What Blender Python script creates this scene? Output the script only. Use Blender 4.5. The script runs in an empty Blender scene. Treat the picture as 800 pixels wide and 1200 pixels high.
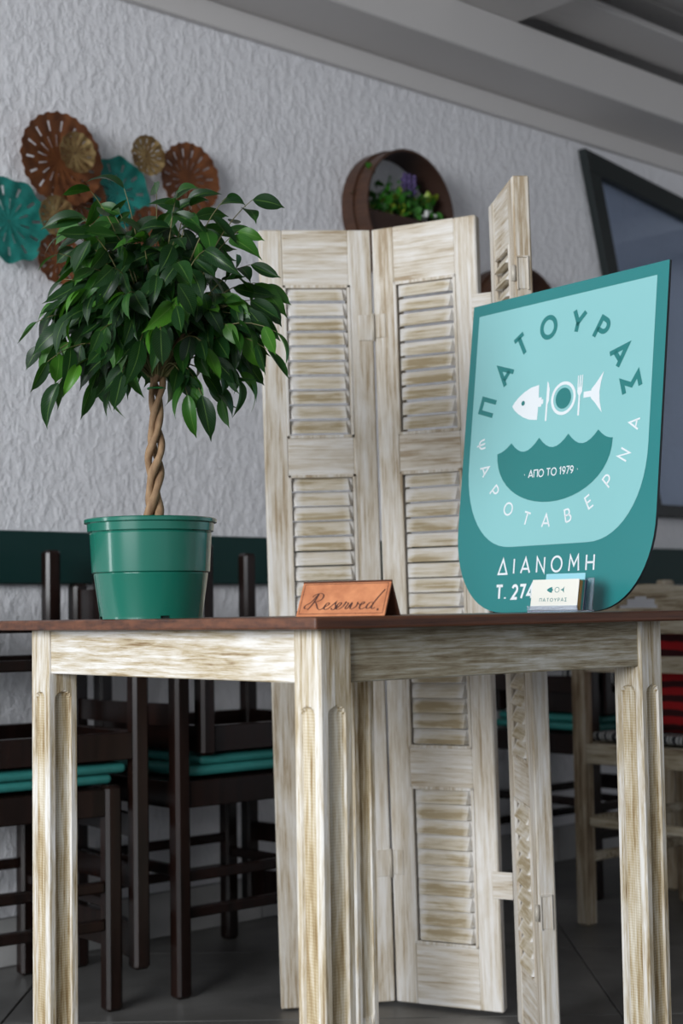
import bpy, bmesh, math, random
from mathutils import Vector, Matrix
random.seed(7)
PI = math.pi
scn = bpy.context.scene
COL = scn.collection

# ------------------------------------------------------------------ camera, world, daylight, exposure
cam_d = bpy.data.cameras.new('camera'); cam = bpy.data.objects.new('camera', cam_d); COL.objects.link(cam)
pitch = math.atan(117.6/1800.0); roll = math.radians(0.9)
fw = Vector((0, math.cos(pitch), math.sin(pitch))); r0 = Vector((1, 0, 0)); u0 = r0.cross(fw)
rt = math.cos(roll)*r0 - math.sin(roll)*u0; up_ = math.sin(roll)*r0 + math.cos(roll)*u0
cam.matrix_world = Matrix(((rt.x, up_.x, -fw.x, 0), (rt.y, up_.y, -fw.y, 0), (rt.z, up_.z, -fw.z, 0.785), (0, 0, 0, 1)))
cam_d.sensor_fit = 'VERTICAL'; cam_d.sensor_height = 36; cam_d.sensor_width = 24; cam_d.lens = 54.0
cam_d.clip_start = 0.05
cam_d.dof.use_dof = True; cam_d.dof.focus_distance = 2.3; cam_d.dof.aperture_fstop = 4.8
scn.camera = cam

world = bpy.data.worlds.new('world'); scn.world = world; world.use_nodes = True
wn = world.node_tree; bg = wn.nodes['Background']
bg.inputs['Color'].default_value = (0.80, 0.89, 1.0, 1); bg.inputs['Strength'].default_value = 0.66

def area(name, loc, target, sx, sy, power, color):
    l = bpy.data.lights.new(name, 'AREA'); l.shape = 'RECTANGLE'; l.size = sx; l.size_y = sy; l.energy = power; l.color = color
    o = bpy.data.objects.new(name, l); COL.objects.link(o); o.location = loc
    o.rotation_euler = (Vector(target)-Vector(loc)).to_track_quat('-Z', 'Y').to_euler(); return o
area('daylight_terrace_opening', (-3.7, -3.1, 2.0), (0.3, 3.2, 0.95), 3.4, 2.0, 445, (0.94, 0.97, 1.0))
area('daylight_side_opening', (-4.2, 1.30, 1.5), (0.0, 2.2, 0.9), 0.55, 2.0, 26, (0.94, 0.97, 1.0))

scn.view_settings.view_transform = 'Standard'; scn.view_settings.look = 'None'
scn.view_settings.exposure = 0.0; scn.view_settings.gamma = 1.0
try: scn.view_settings.use_curve_mapping = False
except Exception: pass

# ------------------------------------------------------------------ node helpers and materials
def newmat(name):
    m = bpy.data.materials.new(name); m.use_nodes = True; nt = m.node_tree
    return m, nt, nt.nodes['Principled BSDF']
def N(nt, t, **kw):
    n = nt.nodes.new(t)
    for k, v in kw.items():
        if hasattr(n, k): setattr(n, k, v)
    return n
def plain(name, col, rough=0.5, metal=0.0, spec=0.5, coat=0.0):
    m, nt, b = newmat(name)
    b.inputs['Base Color'].default_value = (*col, 1); b.inputs['Roughness'].default_value = rough
    b.inputs['Metallic'].default_value = metal; b.inputs['Specular IOR Level'].default_value = spec
    if coat: b.inputs['Coat Weight'].default_value = coat
    return m
def noise(nt, coord, scale, detail=4, rough=0.55, vscale=None, dist=0.0, rot=None):
    mp = N(nt, 'ShaderNodeMapping')
    if vscale: mp.inputs['Scale'].default_value = vscale
    if rot: mp.inputs['Rotation'].default_value = rot
    nt.links.new(coord, mp.inputs['Vector'])
    n = N(nt, 'ShaderNodeTexNoise'); n.inputs['Scale'].default_value = scale; n.inputs['Detail'].default_value = detail
    n.inputs['Roughness'].default_value = rough; n.inputs['Distortion'].default_value = dist
    nt.links.new(mp.outputs[0], n.inputs['Vector']); return n.outputs['Fac']
def ramp(nt, fac, stops, interp='LINEAR'):
    r = N(nt, 'ShaderNodeValToRGB'); cr = r.color_ramp; cr.interpolation = interp
    while len(cr.elements) < len(stops): cr.elements.new(0.5)
    for e, (p, c) in zip(cr.elements, stops):
        e.position = p; e.color = (*c, 1) if len(c) == 3 else c
    nt.links.new(fac, r.inputs[0]); return r.outputs[0]
def math_(nt, op, a, b=None, c=None):
    n = N(nt, 'ShaderNodeMath', operation=op)
    for i, v in enumerate((a, b, c)):
        if v is None: continue
        if isinstance(v, (int, float)): n.inputs[i].default_value = v
        else: nt.links.new(v, n.inputs[i])
    return n.outputs[0]
def bump(nt, b, h, strength, dist):
    n = N(nt, 'ShaderNodeBump'); n.inputs['Strength'].default_value = strength; n.inputs['Distance'].default_value = dist
    nt.links.new(h, n.inputs['Height']); nt.links.new(n.outputs[0], b.inputs['Normal'])
def mixc(nt, fac, a, b):
    n = N(nt, 'ShaderNodeMix', data_type='RGBA')
    if isinstance(fac, (int, float)): n.inputs[0].default_value = fac
    else: nt.links.new(fac, n.inputs[0])
    for i, v in ((6, a), (7, b)):
        if isinstance(v, tuple): n.inputs[i].default_value = (*v, 1)
        else: nt.links.new(v, n.inputs[i])
    return n.outputs[2]

def whitewash(name, axis, tan=(0.36, 0.27, 0.17), beige=(0.56, 0.49, 0.39), white=(0.74, 0.71, 0.67), bias=0.0, streak=55, ticks=False, blot=4.0, wear=False):
    """limewashed wood: brushed white paint rubbed back to tan wood, strokes run along the axis"""
    m, nt, b = newmat(name)
    tc = N(nt, 'ShaderNodeTexCoord'); oi = N(nt, 'ShaderNodeObjectInfo')
    add = N(nt, 'ShaderNodeVectorMath', operation='ADD'); sc = N(nt, 'ShaderNodeVectorMath', operation='SCALE')
    cx = N(nt, 'ShaderNodeCombineXYZ'); nt.links.new(oi.outputs['Random'], cx.inputs[0]); nt.links.new(oi.outputs['Random'], cx.inputs[1]); nt.links.new(oi.outputs['Random'], cx.inputs[2])
    nt.links.new(cx.outputs[0], sc.inputs[0]); sc.inputs['Scale'].default_value = 13.0
    nt.links.new(tc.outputs['Object'], add.inputs[0]); nt.links.new(sc.outputs[0], add.inputs[1]); co = add.outputs[0]
    v = [1.0, 1.0, 1.0]; v[axis] = 0.05
    v2 = [1.0, 1.0, 1.0]; v2[axis] = 0.3
    fine = noise(nt, co, streak*3.2, 5, 0.7, tuple(v), 0.3)
    mid = noise(nt, co, streak*1.25, 6, 0.66, tuple(v), 0.5)
    blo = noise(nt, co, blot*2.2, 4, 0.6, tuple(v2), 1.2)
    s = math_(nt, 'ADD', math_(nt, 'MULTIPLY', fine, 0.90), math_(nt, 'MULTIPLY', mid, 0.65))
    s = math_(nt, 'ADD', s, math_(nt, 'MULTIPLY', blo, 0.75))
    s = math_(nt, 'ADD', s, -0.65+bias)
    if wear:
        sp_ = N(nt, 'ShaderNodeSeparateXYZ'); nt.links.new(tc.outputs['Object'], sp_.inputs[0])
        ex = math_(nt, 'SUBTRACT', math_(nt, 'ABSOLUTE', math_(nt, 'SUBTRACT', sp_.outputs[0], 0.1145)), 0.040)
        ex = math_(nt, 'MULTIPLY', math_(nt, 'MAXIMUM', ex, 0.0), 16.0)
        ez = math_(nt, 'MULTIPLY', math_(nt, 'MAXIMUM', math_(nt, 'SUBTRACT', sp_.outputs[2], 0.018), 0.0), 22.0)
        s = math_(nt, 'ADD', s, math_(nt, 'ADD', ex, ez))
    if ticks:
        sep = N(nt, 'ShaderNodeSeparateXYZ'); nt.links.new(tc.outputs['Object'], sep.inputs[0])
        w = math_(nt, 'SINE', math_(nt, 'MULTIPLY', sep.outputs[2], 1600.0))
        w = math_(nt, 'MULTIPLY', w, math_(nt, 'MULTIPLY', mid, 0.055)); s = math_(nt, 'ADD', s, w)
    c = ramp(nt, s, [(0.36, tan), (0.50, beige), (0.62, tuple((x+y)/2 for x, y in zip(beige, white))), (0.75, white)])
    nt.links.new(c, b.inputs['Base Color']); b.inputs['Roughness'].default_value = 0.62
    bump(nt, b, s, 0.35, 0.0018)
    return m

WW = {a: whitewash('limewashed_wood_'+'xyz'[a], a, bias=0.07) for a in (0, 2)}
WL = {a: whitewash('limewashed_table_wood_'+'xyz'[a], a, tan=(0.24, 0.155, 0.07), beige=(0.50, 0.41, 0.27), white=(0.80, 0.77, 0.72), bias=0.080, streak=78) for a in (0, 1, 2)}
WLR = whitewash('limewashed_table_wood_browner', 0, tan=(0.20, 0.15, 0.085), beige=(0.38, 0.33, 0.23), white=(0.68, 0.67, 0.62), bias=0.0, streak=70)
WF = whitewash('limewashed_flute', 2, tan=(0.26, 0.17, 0.07), beige=(0.47, 0.37, 0.22), white=(0.74, 0.69, 0.58), bias=0.04, ticks=True, streak=70)
WS = whitewash('limewashed_slat', 0, tan=(0.38, 0.30, 0.18), beige=(0.58, 0.51, 0.39), white=(0.74, 0.71, 0.67), bias=-0.05, streak=40, blot=9, wear=True)
WC = whitewash('limewashed_chair_wood', 2, tan=(0.20, 0.13, 0.07), beige=(0.40, 0.31, 0.20), white=(0.58, 0.52, 0.42), bias=0.0, streak=45)
WCX = whitewash('limewashed_chair_rail', 0, tan=(0.20, 0.14, 0.08), beige=(0.45, 0.37, 0.25), white=(0.66, 0.60, 0.48), bias=0.02, streak=45)

def stained(name, a, bcol, rough=0.35):
    m, nt, b = newmat(name); tc = N(nt, 'ShaderNodeTexCoord')
    n = noise(nt, tc.outputs['Object'], 14, 6, 0.65, (0.12, 1.6, 9))
    n2 = noise(nt, tc.outputs['Object'], 120, 4, 0.7, (0.1, 1, 1))
    s = math_(nt, 'ADD', math_(nt, 'MULTIPLY', n, 0.7), math_(nt, 'MULTIPLY', n2, 0.3))
    c = ramp(nt, s, [(0.35, a), (0.62, bcol)])
    nt.links.new(c, b.inputs['Base Color']); b.inputs['Roughness'].default_value = rough; bump(nt, b, n2, 0.15, 0.001)
    return m
M_TOP = stained('walnut_stained_top', (0.030, 0.010, 0.006), (0.155, 0.055, 0.024), 0.38)
M_WORN = plain('worn_bare_edge_wood', (0.62, 0.44, 0.27), 0.6)

def stucco(name, col, strength=1.0):
    m, nt, b = newmat(name); tc = N(nt, 'ShaderNodeTexCoord'); co = tc.outputs['Object']
    n1 = noise(nt, co, 36, 6, 0.62, (1.2, 1, 0.75), 0.25)
    n2 = noise(nt, co, 12, 3, 0.5, (1.3, 1, 0.7), 0.3)
    n3 = noise(nt, co, 190, 3, 0.6)
    h = ramp(nt, n1, [(0.40, (0, 0, 0)), (0.68, (1, 1, 1))], 'EASE')
    h = math_(nt, 'ADD', math_(nt, 'MULTIPLY', h, 0.6), math_(nt, 'ADD', math_(nt, 'MULTIPLY', n2, 0.7), math_(nt, 'MULTIPLY', n3, 0.07)))
    c = ramp(nt, n2, [(0.3, tuple(x*0.95 for x in col)), (0.7, col)])
    nt.links.new(c, b.inputs['Base Color']); b.inputs['Roughness'].default_value = 0.55
    bump(nt, b, h, strength, 0.016)
    return m
M_WALL = stucco('white_stucco', (0.86, 0.855, 0.88), 0.38)
M_CEIL = plain('grey_white_ceiling_paint', (0.74, 0.72, 0.70), 0.6)
M_BEAM = plain('painted_beam', (0.67, 0.645, 0.63), 0.55)
def tilemat(name, a, bb, rough):
    m, nt, b = newmat(name); tc = N(nt, 'ShaderNodeTexCoord'); oi = N(nt, 'ShaderNodeObjectInfo')
    n = noise(nt, tc.outputs['Object'], 5, 6, 0.6, None, 1.0)
    s = math_(nt, 'ADD', n, math_(nt, 'MULTIPLY', oi.outputs['Random'], 0.12))
    c = ramp(nt, s, [(0.35, a), (0.75, bb)]); nt.links.new(c, b.inputs['Base Color']); b.inputs['Roughness'].default_value = rough
    return m
M_TILE = tilemat('grey_floor_tile', (0.085, 0.082, 0.078), (0.16, 0.155, 0.148), 0.42)
M_PLINTH = tilemat('grey_plinth_tile', (0.30, 0.30, 0.29), (0.42, 0.41, 0.40), 0.45)
M_GROUT = plain('grout', (0.045, 0.045, 0.045), 0.9)
M_GREENRAIL = plain('dark_green_paint', (0.006, 0.034, 0.031), 0.5, spec=0.3)
def darkwood():
    m, nt, b = newmat('dark_brown_wood'); tc = N(nt, 'ShaderNodeTexCoord')
    n = noise(nt, tc.outputs['Object'], 60, 4, 0.6, (1, 1, 0.06))
    nt.links.new(ramp(nt, n, [(0.35, (0.005, 0.0025, 0.002)), (0.7, (0.017, 0.007, 0.005))]), b.inputs['Base Color'])
    b.inputs['Roughness'].default_value = 0.24; b.inputs['Specular IOR Level'].default_value = 0.35; return m
M_DARK = darkwood()
def cloth(name, col, rough=0.8):
    m, nt, b = newmat(name); tc = N(nt, 'ShaderNodeTexCoord'); n = noise(nt, tc.outputs['Object'], 60, 4)
    nt.links.new(ramp(nt, n, [(0.3, tuple(x*0.82 for x in col)), (0.7, col)]), b.inputs['Base Color']); b.inputs['Roughness'].default_value = rough
    bump(nt, b, n, 0.2, 0.001); return m
M_TEAL = cloth('teal_vinyl', (0.030, 0.215, 0.195), 0.5)
M_POT = plain('green_plastic_pot', (0.006, 0.135, 0.090), 0.20, coat=0.4)
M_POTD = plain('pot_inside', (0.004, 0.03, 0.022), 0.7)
M_SOIL = cloth('soil', (0.03, 0.02, 0.012), 0.95)
def bark():
    m, nt, b = newmat('pale_bark'); tc = N(nt, 'ShaderNodeTexCoord')
    n = noise(nt, tc.outputs['Object'], 90, 5, 0.6, (1, 1, 0.35))
    n2 = noise(nt, tc.outputs['Object'], 300, 3, 0.6, (1, 1, 2.5))
    nt.links.new(ramp(nt, n, [(0.3, (0.16, 0.085, 0.04)), (0.7, (0.36, 0.23, 0.125))]), b.inputs['Base Color'])
    b.inputs['Roughness'].default_value = 0.75; bump(nt, b, n2, 0.3, 0.001); return m
M_BARK = bark()
def leafmat():
    m, nt, b = newmat('ficus_leaf'); uv = N(nt, 'ShaderNodeUVMap'); uv.uv_map = 'UVMap'; oi = N(nt, 'ShaderNodeObjectInfo')
    sp = N(nt, 'ShaderNodeSeparateXYZ'); nt.links.new(uv.outputs[0], sp.inputs[0])
    ac = math_(nt, 'ABSOLUTE', math_(nt, 'SUBTRACT', sp.outputs[0], 0.5))
    rib = math_(nt, 'LESS_THAN', ac, 0.022)
    vein = math_(nt, 'SINE', math_(nt, 'MULTIPLY', math_(nt, 'ADD', sp.outputs[1], math_(nt, 'MULTIPLY', ac, -0.5)), 95.0))
    vein = math_(nt, 'MULTIPLY', math_(nt, 'GREATER_THAN', vein, 0.93), 0.25)
    base = ramp(nt, oi.outputs['Random'], [(0.0, (0.003, 0.018, 0.007)), (0.55, (0.006, 0.034, 0.009)), (0.82, (0.018, 0.085, 0.010)), (1.0, (0.065, 0.21, 0.015))])
    c = mixc(nt, math_(nt, 'MAXIMUM', math_(nt, 'MULTIPLY', rib, 0.5), vein), base, (0.16, 0.30, 0.06))
    nt.links.new(c, b.inputs['Base Color']); b.inputs['Roughness'].default_value = 0.38; b.inputs['Specular IOR Level'].default_value = 0.35
    tr = N(nt, 'ShaderNodeBsdfTranslucent'); nt.links.new(mixc(nt, 0.45, c, (0.12, 0.42, 0.02)), tr.inputs[0])
    mx = N(nt, 'ShaderNodeMixShader'); mx.inputs[0].default_value = 0.20
    nt.links.new(b.outputs[0], mx.inputs[1]); nt.links.new(tr.outputs[0], mx.inputs[2])
    nt.links.new(mx.outputs[0], nt.nodes['Material Output'].inputs[0]); return m
M_LEAF = leafmat()
M_TWIG = plain('green_twig', (0.13, 0.12, 0.04), 0.6)
M_TIE = plain('green_tie', (0.02, 0.20, 0.05), 0.4)
def discmat(name, a, bcol, metal, rough):
    m, nt, b = newmat(name); tc = N(nt, 'ShaderNodeTexCoord'); n = noise(nt, tc.outputs['Object'], 28, 5, 0.6)
    nt.links.new(ramp(nt, n, [(0.35, a), (0.7, bcol)]), b.inputs['Base Color']); b.inputs['Metallic'].default_value = metal
    b.inputs['Roughness'].default_value = rough; bump(nt, b, n, 0.3, 0.002); return m
M_COPPER = discmat('rust_brown_metal', (0.11, 0.035, 0.012), (0.24, 0.085, 0.028), 0.35, 0.5)
M_VERDI = discmat('verdigris_metal', (0.006, 0.13, 0.11), (0.02, 0.27, 0.23), 0.2, 0.55)
M_GOLD = discmat('aged_brass', (0.16, 0.085, 0.03), (0.50, 0.36, 0.16), 0.7, 0.38)
M_HOOP = stained('dark_bentwood', (0.030, 0.011, 0.005), (0.075, 0.030, 0.014), 0.5)
M_HOOPIN = plain('dark_bentwood_inside', (0.035, 0.014, 0.008), 0.6)
M_HERB = plain('herb_green', (0.035, 0.16, 0.015), 0.5)
M_HERBL = plain('herb_lime', (0.26, 0.36, 0.03), 0.5)
M_PURPLE = plain('lavender_purple', (0.13, 0.09, 0.24), 0.7)
M_WHITEFL = plain('white_flower', (0.7, 0.7, 0.68), 0.7)
M_FRAME = plain('black_green_frame', (0.006, 0.011, 0.011), 0.4)
M_BT = plain('board_dark_teal', (0.022, 0.215, 0.215), 0.32)
M_BL = plain('board_pale_aqua', (0.265, 0.57, 0.575), 0.32)
M_BW = plain('board_white_print', (0.80, 0.84, 0.86), 0.4)
M_BD = plain('board_teal_print', (0.018, 0.20, 0.195), 0.35)
M_BEDGE = plain('board_edge', (0.02, 0.025, 0.03), 0.5)
def leather():
    m, nt, b = newmat('orange_leather'); tc = N(nt, 'ShaderNodeTexCoord'); n = noise(nt, tc.outputs['Object'], 45, 5, 0.6)
    nt.links.new(ramp(nt, n, [(0.3, (0.40, 0.13, 0.05)), (0.7, (0.60, 0.235, 0.10))]), b.inputs['Base Color']); b.inputs['Roughness'].default_value = 0.5; return m
M_LEATHER = leather(); M_LEATHD = plain('leather_back', (0.10, 0.032, 0.014), 0.7); M_INK = plain('burnt_ink', (0.06, 0.015, 0.008), 0.6)
M_CARD = plain('cream_card', (0.80, 0.78, 0.70), 0.5); M_CARDB = plain('aqua_card', (0.30, 0.62, 0.70), 0.5)
M_CARDO = plain('ochre_card', (0.45, 0.25, 0.07), 0.5); M_CARDG = plain('teal_card', (0.05, 0.28, 0.26), 0.5); M_CARDN = plain('navy_card', (0.03, 0.06, 0.10), 0.5)
M_PINK = plain('pale_lilac_card', (0.62, 0.50, 0.62), 0.5)
def acrylic():
    m, nt, b = newmat('clear_acrylic'); b.inputs['Base Color'].default_value = (0.85, 0.9, 1, 1); b.inputs['Transmission Weight'].default_value = 0.85
    b.inputs['Roughness'].default_value = 0.08; b.inputs['IOR'].default_value = 1.45; return m
M_ACRYL = acrylic()
def glassm():
    m, nt, b = newmat('tinted_pane'); g = N(nt, 'ShaderNodeBsdfGlossy'); g.inputs['Roughness'].default_value = 0.05; g.inputs[0].default_value = (0.9, 0.95, 1, 1)
    t = N(nt, 'ShaderNodeBsdfTransparent'); t.inputs[0].default_value = (0.86, 0.90, 0.96, 1)
    f = N(nt, 'ShaderNodeFresnel'); f.inputs[0].default_value = 1.18
    mx = N(nt, 'ShaderNodeMixShader'); nt.links.new(f.outputs[0], mx.inputs[0]); nt.links.new(t.outputs[0], mx.inputs[1]); nt.links.new(g.outputs[0], mx.inputs[2])
    nt.links.new(mx.outputs[0], nt.nodes['Material Output'].inputs[0]); return m
M_GLASS = glassm()
M_METAL = plain('painted_hinge', (0.55, 0.50, 0.42), 0.5, metal=0.1)
M_PIN = plain('hinge_pin', (0.20, 0.18, 0.16), 0.4, metal=0.7)
def striped():
    m, nt, b = newmat('red_striped_cloth'); tc = N(nt, 'ShaderNodeTexCoord'); sp = N(nt, 'ShaderNodeSeparateXYZ'); nt.links.new(tc.outputs['Object'], sp.inputs[0])
    n = noise(nt, tc.outputs['Object'], 12, 2)
    w = math_(nt, 'SINE', math_(nt, 'ADD', math_(nt, 'MULTIPLY', sp.outputs[2], 170.0), math_(nt, 'MULTIPLY', n, 3.0)))
    nt.links.new(ramp(nt, math_(nt, 'ADD', math_(nt, 'MULTIPLY', w, 0.5), 0.5), [(0.35, (0.05, 0.004, 0.006)), (0.55, (0.48, 0.008, 0.012))]), b.inputs['Base Color']); b.inputs['Roughness'].default_value = 0.85; return m
M_RED = striped()
def leafy():
    m, nt, b = newmat('leaf_patterned_cloth'); tc = N(nt, 'ShaderNodeTexCoord')
    w = N(nt, 'ShaderNodeTexWave'); w.inputs['Scale'].default_value = 11; w.inputs['Distortion'].default_value = 7; w.inputs['Detail'].default_value = 1; nt.links.new(tc.outputs['Object'], w.inputs[0])
    nt.links.new(ramp(nt, w.outputs[1], [(0.3, (0.03, 0.03, 0.035)), (0.42, (0.45, 0.46, 0.45)), (0.75, (0.6, 0.6, 0.58)), (0.9, (0.2, 0.2, 0.2))]), b.inputs['Base Color']); b.inputs['Roughness'].default_value = 0.85; return m
M_PATT = leafy()

# ------------------------------------------------------------------ object helpers
def link(name, me, mat, parent=None, smooth=False):
    mats = mat if isinstance(mat, (list, tuple)) else [mat]
    if not me.materials:
        for q in mats: me.materials.append(q)
    if smooth:
        for p in me.polygons: p.use_smooth = True
    o = bpy.data.objects.new(name, me); COL.objects.link(o)
    if parent: o.parent = parent
    return o
def mesh(name, vs, fs, mi=None):
    me = bpy.data.meshes.new(name); me.from_pydata([tuple(v) for v in vs], [], fs); me.update()
    if mi:
        for p, i in zip(me.polygons, mi): p.material_index = i
    return me
def recalc(me):
    bm = bmesh.new(); bm.from_mesh(me); bmesh.ops.recalc_face_normals(bm, faces=bm.faces); bm.to_mesh(me); bm.free(); return me
def empty(name, loc=(0, 0, 0), rot=(0, 0, 0), label=None, cat=None, group=None):
    o = bpy.data.objects.new(name, None); o.empty_display_size = 0.05; COL.objects.link(o); o.location = loc; o.rotation_euler = rot
    tag(o, label, cat, group); return o
def tag(o, label=None, cat=None, group=None, kind=None):
    if label: o['label'] = label
    if cat: o['category'] = cat
    if group: o['group'] = group
    if kind: o['kind'] = kind
    return o
def bm_mesh(name, bm):
    me = bpy.data.meshes.new(name); bmesh.ops.recalc_face_normals(bm, faces=bm.faces); bm.to_mesh(me); bm.free(); return me
def bbox(bm, x0, x1, y0, y1, z0, z1, bev=0.0, M=None, seg=1):
    r = bmesh.ops.create_cube(bm, size=1.0); vs = r['verts']
    for v in vs: v.co = Vector((x0+(v.co.x+.5)*(x1-x0), y0+(v.co.y+.5)*(y1-y0), z0+(v.co.z+.5)*(z1-z0)))
    if bev:
        es = list({e for v in vs for e in v.link_edges})
        r2 = bmesh.ops.bevel(bm, geom=es, offset=bev, segments=seg, affect='EDGES', profile=0.5)
        vs = [v for v in r2['verts']] + [v for v in vs if v.is_valid]
        vs = list({v for v in vs})
    if M is not None:
        for v in vs: v.co = M @ v.co
    return vs
def box(name, x0, x1, y0, y1, z0, z1, mat, parent=None, bev=0.0, seg=1):
    bm = bmesh.new(); bbox(bm, x0, x1, y0, y1, z0, z1, bev, None, seg); return link(name, bm_mesh(name, bm), mat, parent)
def boxes(name, lst, mat, parent=None, bev=0.0):
    bm = bmesh.new()
    for b in lst: bbox(bm, *b, bev)
    return link(name, bm_mesh(name, bm), mat, parent)
def tube(bm, pts, rad, seg=8, cap=True):
    pts = [Vector(p) for p in pts]; n = len(pts); rs = rad if isinstance(rad, (list, tuple)) else [rad]*n
    t0 = (pts[1]-pts[0]).normalized(); a = t0.orthogonal().normalized(); rings = []
    for i, p in enumerate(pts):
        t = (pts[min(i+1, n-1)]-pts[max(i-1, 0)]).normalized(); a = (a-a.dot(t)*t).normalized(); b = t.cross(a)
        rings.append([bm.verts.new(p+rs[i]*(math.cos(2*PI*k/seg)*a+math.sin(2*PI*k/seg)*b)) for k in range(seg)])
    for r, q in zip(rings, rings[1:]):
        for k in range(seg): bm.faces.new((r[k], r[(k+1) % seg], q[(k+1) % seg], q[k]))
    if cap: bm.faces.new(rings[0][::-1]); bm.faces.new(rings[-1])
def lathe(name, prof, seg, mat, parent=None, smooth=True, closed=False, skip=None):
    vs = []; fs = []
    for r, z in prof:
        for k in range(seg): a = 2*PI*k/seg; vs.append((r*math.cos(a), r*math.sin(a), z))
    n = len(prof)
    for i in range(n if closed else n-1):
        j = (i+1) % n
        for k in range(seg):
            if skip and skip(i, k): continue
            fs.append((i*seg+k, i*seg+(k+1) % seg, j*seg+(k+1) % seg, j*seg+k))
    me = recalc(mesh(name, vs, fs)); o = link(name, me, mat, parent, smooth)
    return o
def autosmooth(o, deg=35):
    me = o.data
    for p in me.polygons: p.use_smooth = True
    try: me.set_sharp_from_angle(angle=math.radians(deg))
    except Exception: pass
    return o
def copy_tree(o, parent=None):
    c = o.copy(); COL.objects.link(c)
    if parent:
        c.parent = parent
    for ch in list(o.children): copy_tree(ch, c)
    return c
def flat(name, polys, mat, parent, y, plane='xz'):
    """flat print: list of 2D polygons laid on the local y plane"""
    bm = bmesh.new()
    for P in polys:
        vs = [bm.verts.new((p[0], y, p[1])) for p in P]
        try: bm.faces.new(vs)
        except Exception: pass
    me = bpy.data.meshes.new(name); bm.normal_update()
    for f in bm.faces:
        if f.normal.y > 0: f.normal_flip()
    bmesh.ops.triangulate(bm, faces=[f for f in bm.faces if len(f.verts) > 4]); bm.to_mesh(me); bm.free()
    return link(name, me, mat, parent)

# ------------------------------------------------------------------ the setting
WD = Vector((0.733, 0.680, 0)); WN = Vector((0.680, -0.733, 0)); WP = Vector((-0.50, 3.78, 0)); WROT = math.atan2(0.680, 0.733)
def wall_empty(name, s, off, z, label=None, cat=None, group=None):
    p = WP + WD*s + WN*off; return empty(name, (p.x, p.y, z), (0, 0, WROT), label, cat, group)
def wall_place(o, kind='structure'):
    o.location = WP; o.rotation_euler = (0, 0, WROT)
    if kind: o['kind'] = kind
    return o
wall_place(box('wall_back', -3.0, 4.6, 0.0, 0.15, 0.0, 2.75, M_WALL))
wall_place(box('wall_right', 4.6, 4.75, -7.5, 0.15, 0.0, 2.75, M_WALL))
wall_place(box('wall_front', -1.1, 4.75, -7.65, -7.5, 0.0, 2.75, M_WALL))
# ceiling: boards over rafters over the wall beam
wall_place(box('trim_ledger', -3.0, 4.6, -0.022, 0.0, 2.320, 2.386, M_BEAM, bev=0.003))
wall_place(box('trim_wall_beam', -3.0, 4.6, -0.226, 0.0, 2.387, 2.520, M_BEAM, bev=0.004))
ceil = wall_place(box('ceiling', -3.0, 4.6, -7.5, 0.15, 2.662, 2.80, M_CEIL))
bm = bmesh.new(); bbox(bm, -3.0, 4.6, -0.3985, 0.0, 2.640, 2.660, 0.002); ME_CB = bm_mesh('board', bm)
for k in range(18):
    o = link('board', ME_CB, M_CEIL, ceil); o.location = (0, -0.4*k, 0)
for k, s in enumerate((-2.5, -1.7, -0.6, 1.065+0.155-0.28, 2.45, 3.7)):
    wall_place(box('trim_rafter', s, s+0.28 if k == 3 else s+0.16, -7.4, -0.02, 2.521, 2.640, M_BEAM, bev=0.003))
wall_place(box('trim_soffit_board', -3.0, 4.6, -0.405, -0.2265, 2.550, 2.572, M_BEAM, bev=0.003))
# floor tiles
floor = box('floor', -6.5, 6.5, -4.5, 9.0, -0.08, -0.006, M_GROUT); floor['kind'] = 'structure'
bm = bmesh.new(); bbox(bm, -0.2985, 0.2985, -0.2985, 0.2985, -0.02, 0.0, 0.0015); ME_TILE = bm_mesh('tile', bm)
for i in range(-7, 7):
    for j in range(-5, 8):
        x = 0.525+0.3+0.6*i; y = 3.03+0.3+0.6*j
        o = link('tile', ME_TILE, M_TILE, floor); o.location = (x, y, 0)
        q = (Vector((x, y, 0))-WP).dot(WN)
        if q < -0.35: bpy.data.objects.remove(o)
# wall plinth tiles
pl = wall_place(box('baseboard_back', -3.0, 4.6, -0.006, 0.0, 0.0, 0.108, M_GROUT))
bm = bmesh.new(); bbox(bm, 0.0015, 0.5985, -0.012, -0.004, 0.001, 0.107, 0.0015); ME_PL = bm_mesh('tile', bm)
for k in range(-5, 7):
    o = link('tile', ME_PL, M_PLINTH, pl); o.location = (0.37+0.6*k, 0, 0)
# dark green chair rail along the wall
wall_place(box('trim_chair_rail', -3.0, 4.6, -0.030, 0.0, 0.862, 0.984, M_GREENRAIL, bev=0.003))
# framed window pane with skewed jamb
win = wall_empty('window_1', 0, 0, 0); win['kind'] = 'structure'
TL = (1.768, 2.297); TR = (3.30, 2.098); BL = (2.095, 1.092); BR = (3.30, 1.092)
def prism(name, poly, y0, y1, mat, parent, bev=0.0):
    bm = bmesh.new(); a = [bm.verts.new((p[0], y0, p[1])) for p in poly]; b = [bm.verts.new((p[0], y1, p[1])) for p in poly]; n = len(poly)
    bm.faces.new(a[::-1]); bm.faces.new(b)
    for k in range(n): bm.faces.new((a[k], a[(k+1) % n], b[(k+1) % n], b[k]))
    bmesh.ops.recalc_face_normals(bm, faces=bm.faces)
    if bev: bmesh.ops.bevel(bm, geom=list(bm.edges), offset=bev, segments=1, affect='EDGES')
    return link(name, bm_mesh(name, bm), mat, parent)
fwid = 0.062
prism('window_frame', [TL, (TL[0]+0.070, TL[1]-0.010), (BL[0]+0.060, BL[1]), BL], -0.030, -0.0, M_FRAME, win, 0.003)
prism('window_frame', [TL, TR, (TR[0], TR[1]-0.075), (TL[0]+0.02, TL[1]-0.072)], -0.032, -0.0, M_FRAME, win, 0.003)
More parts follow.
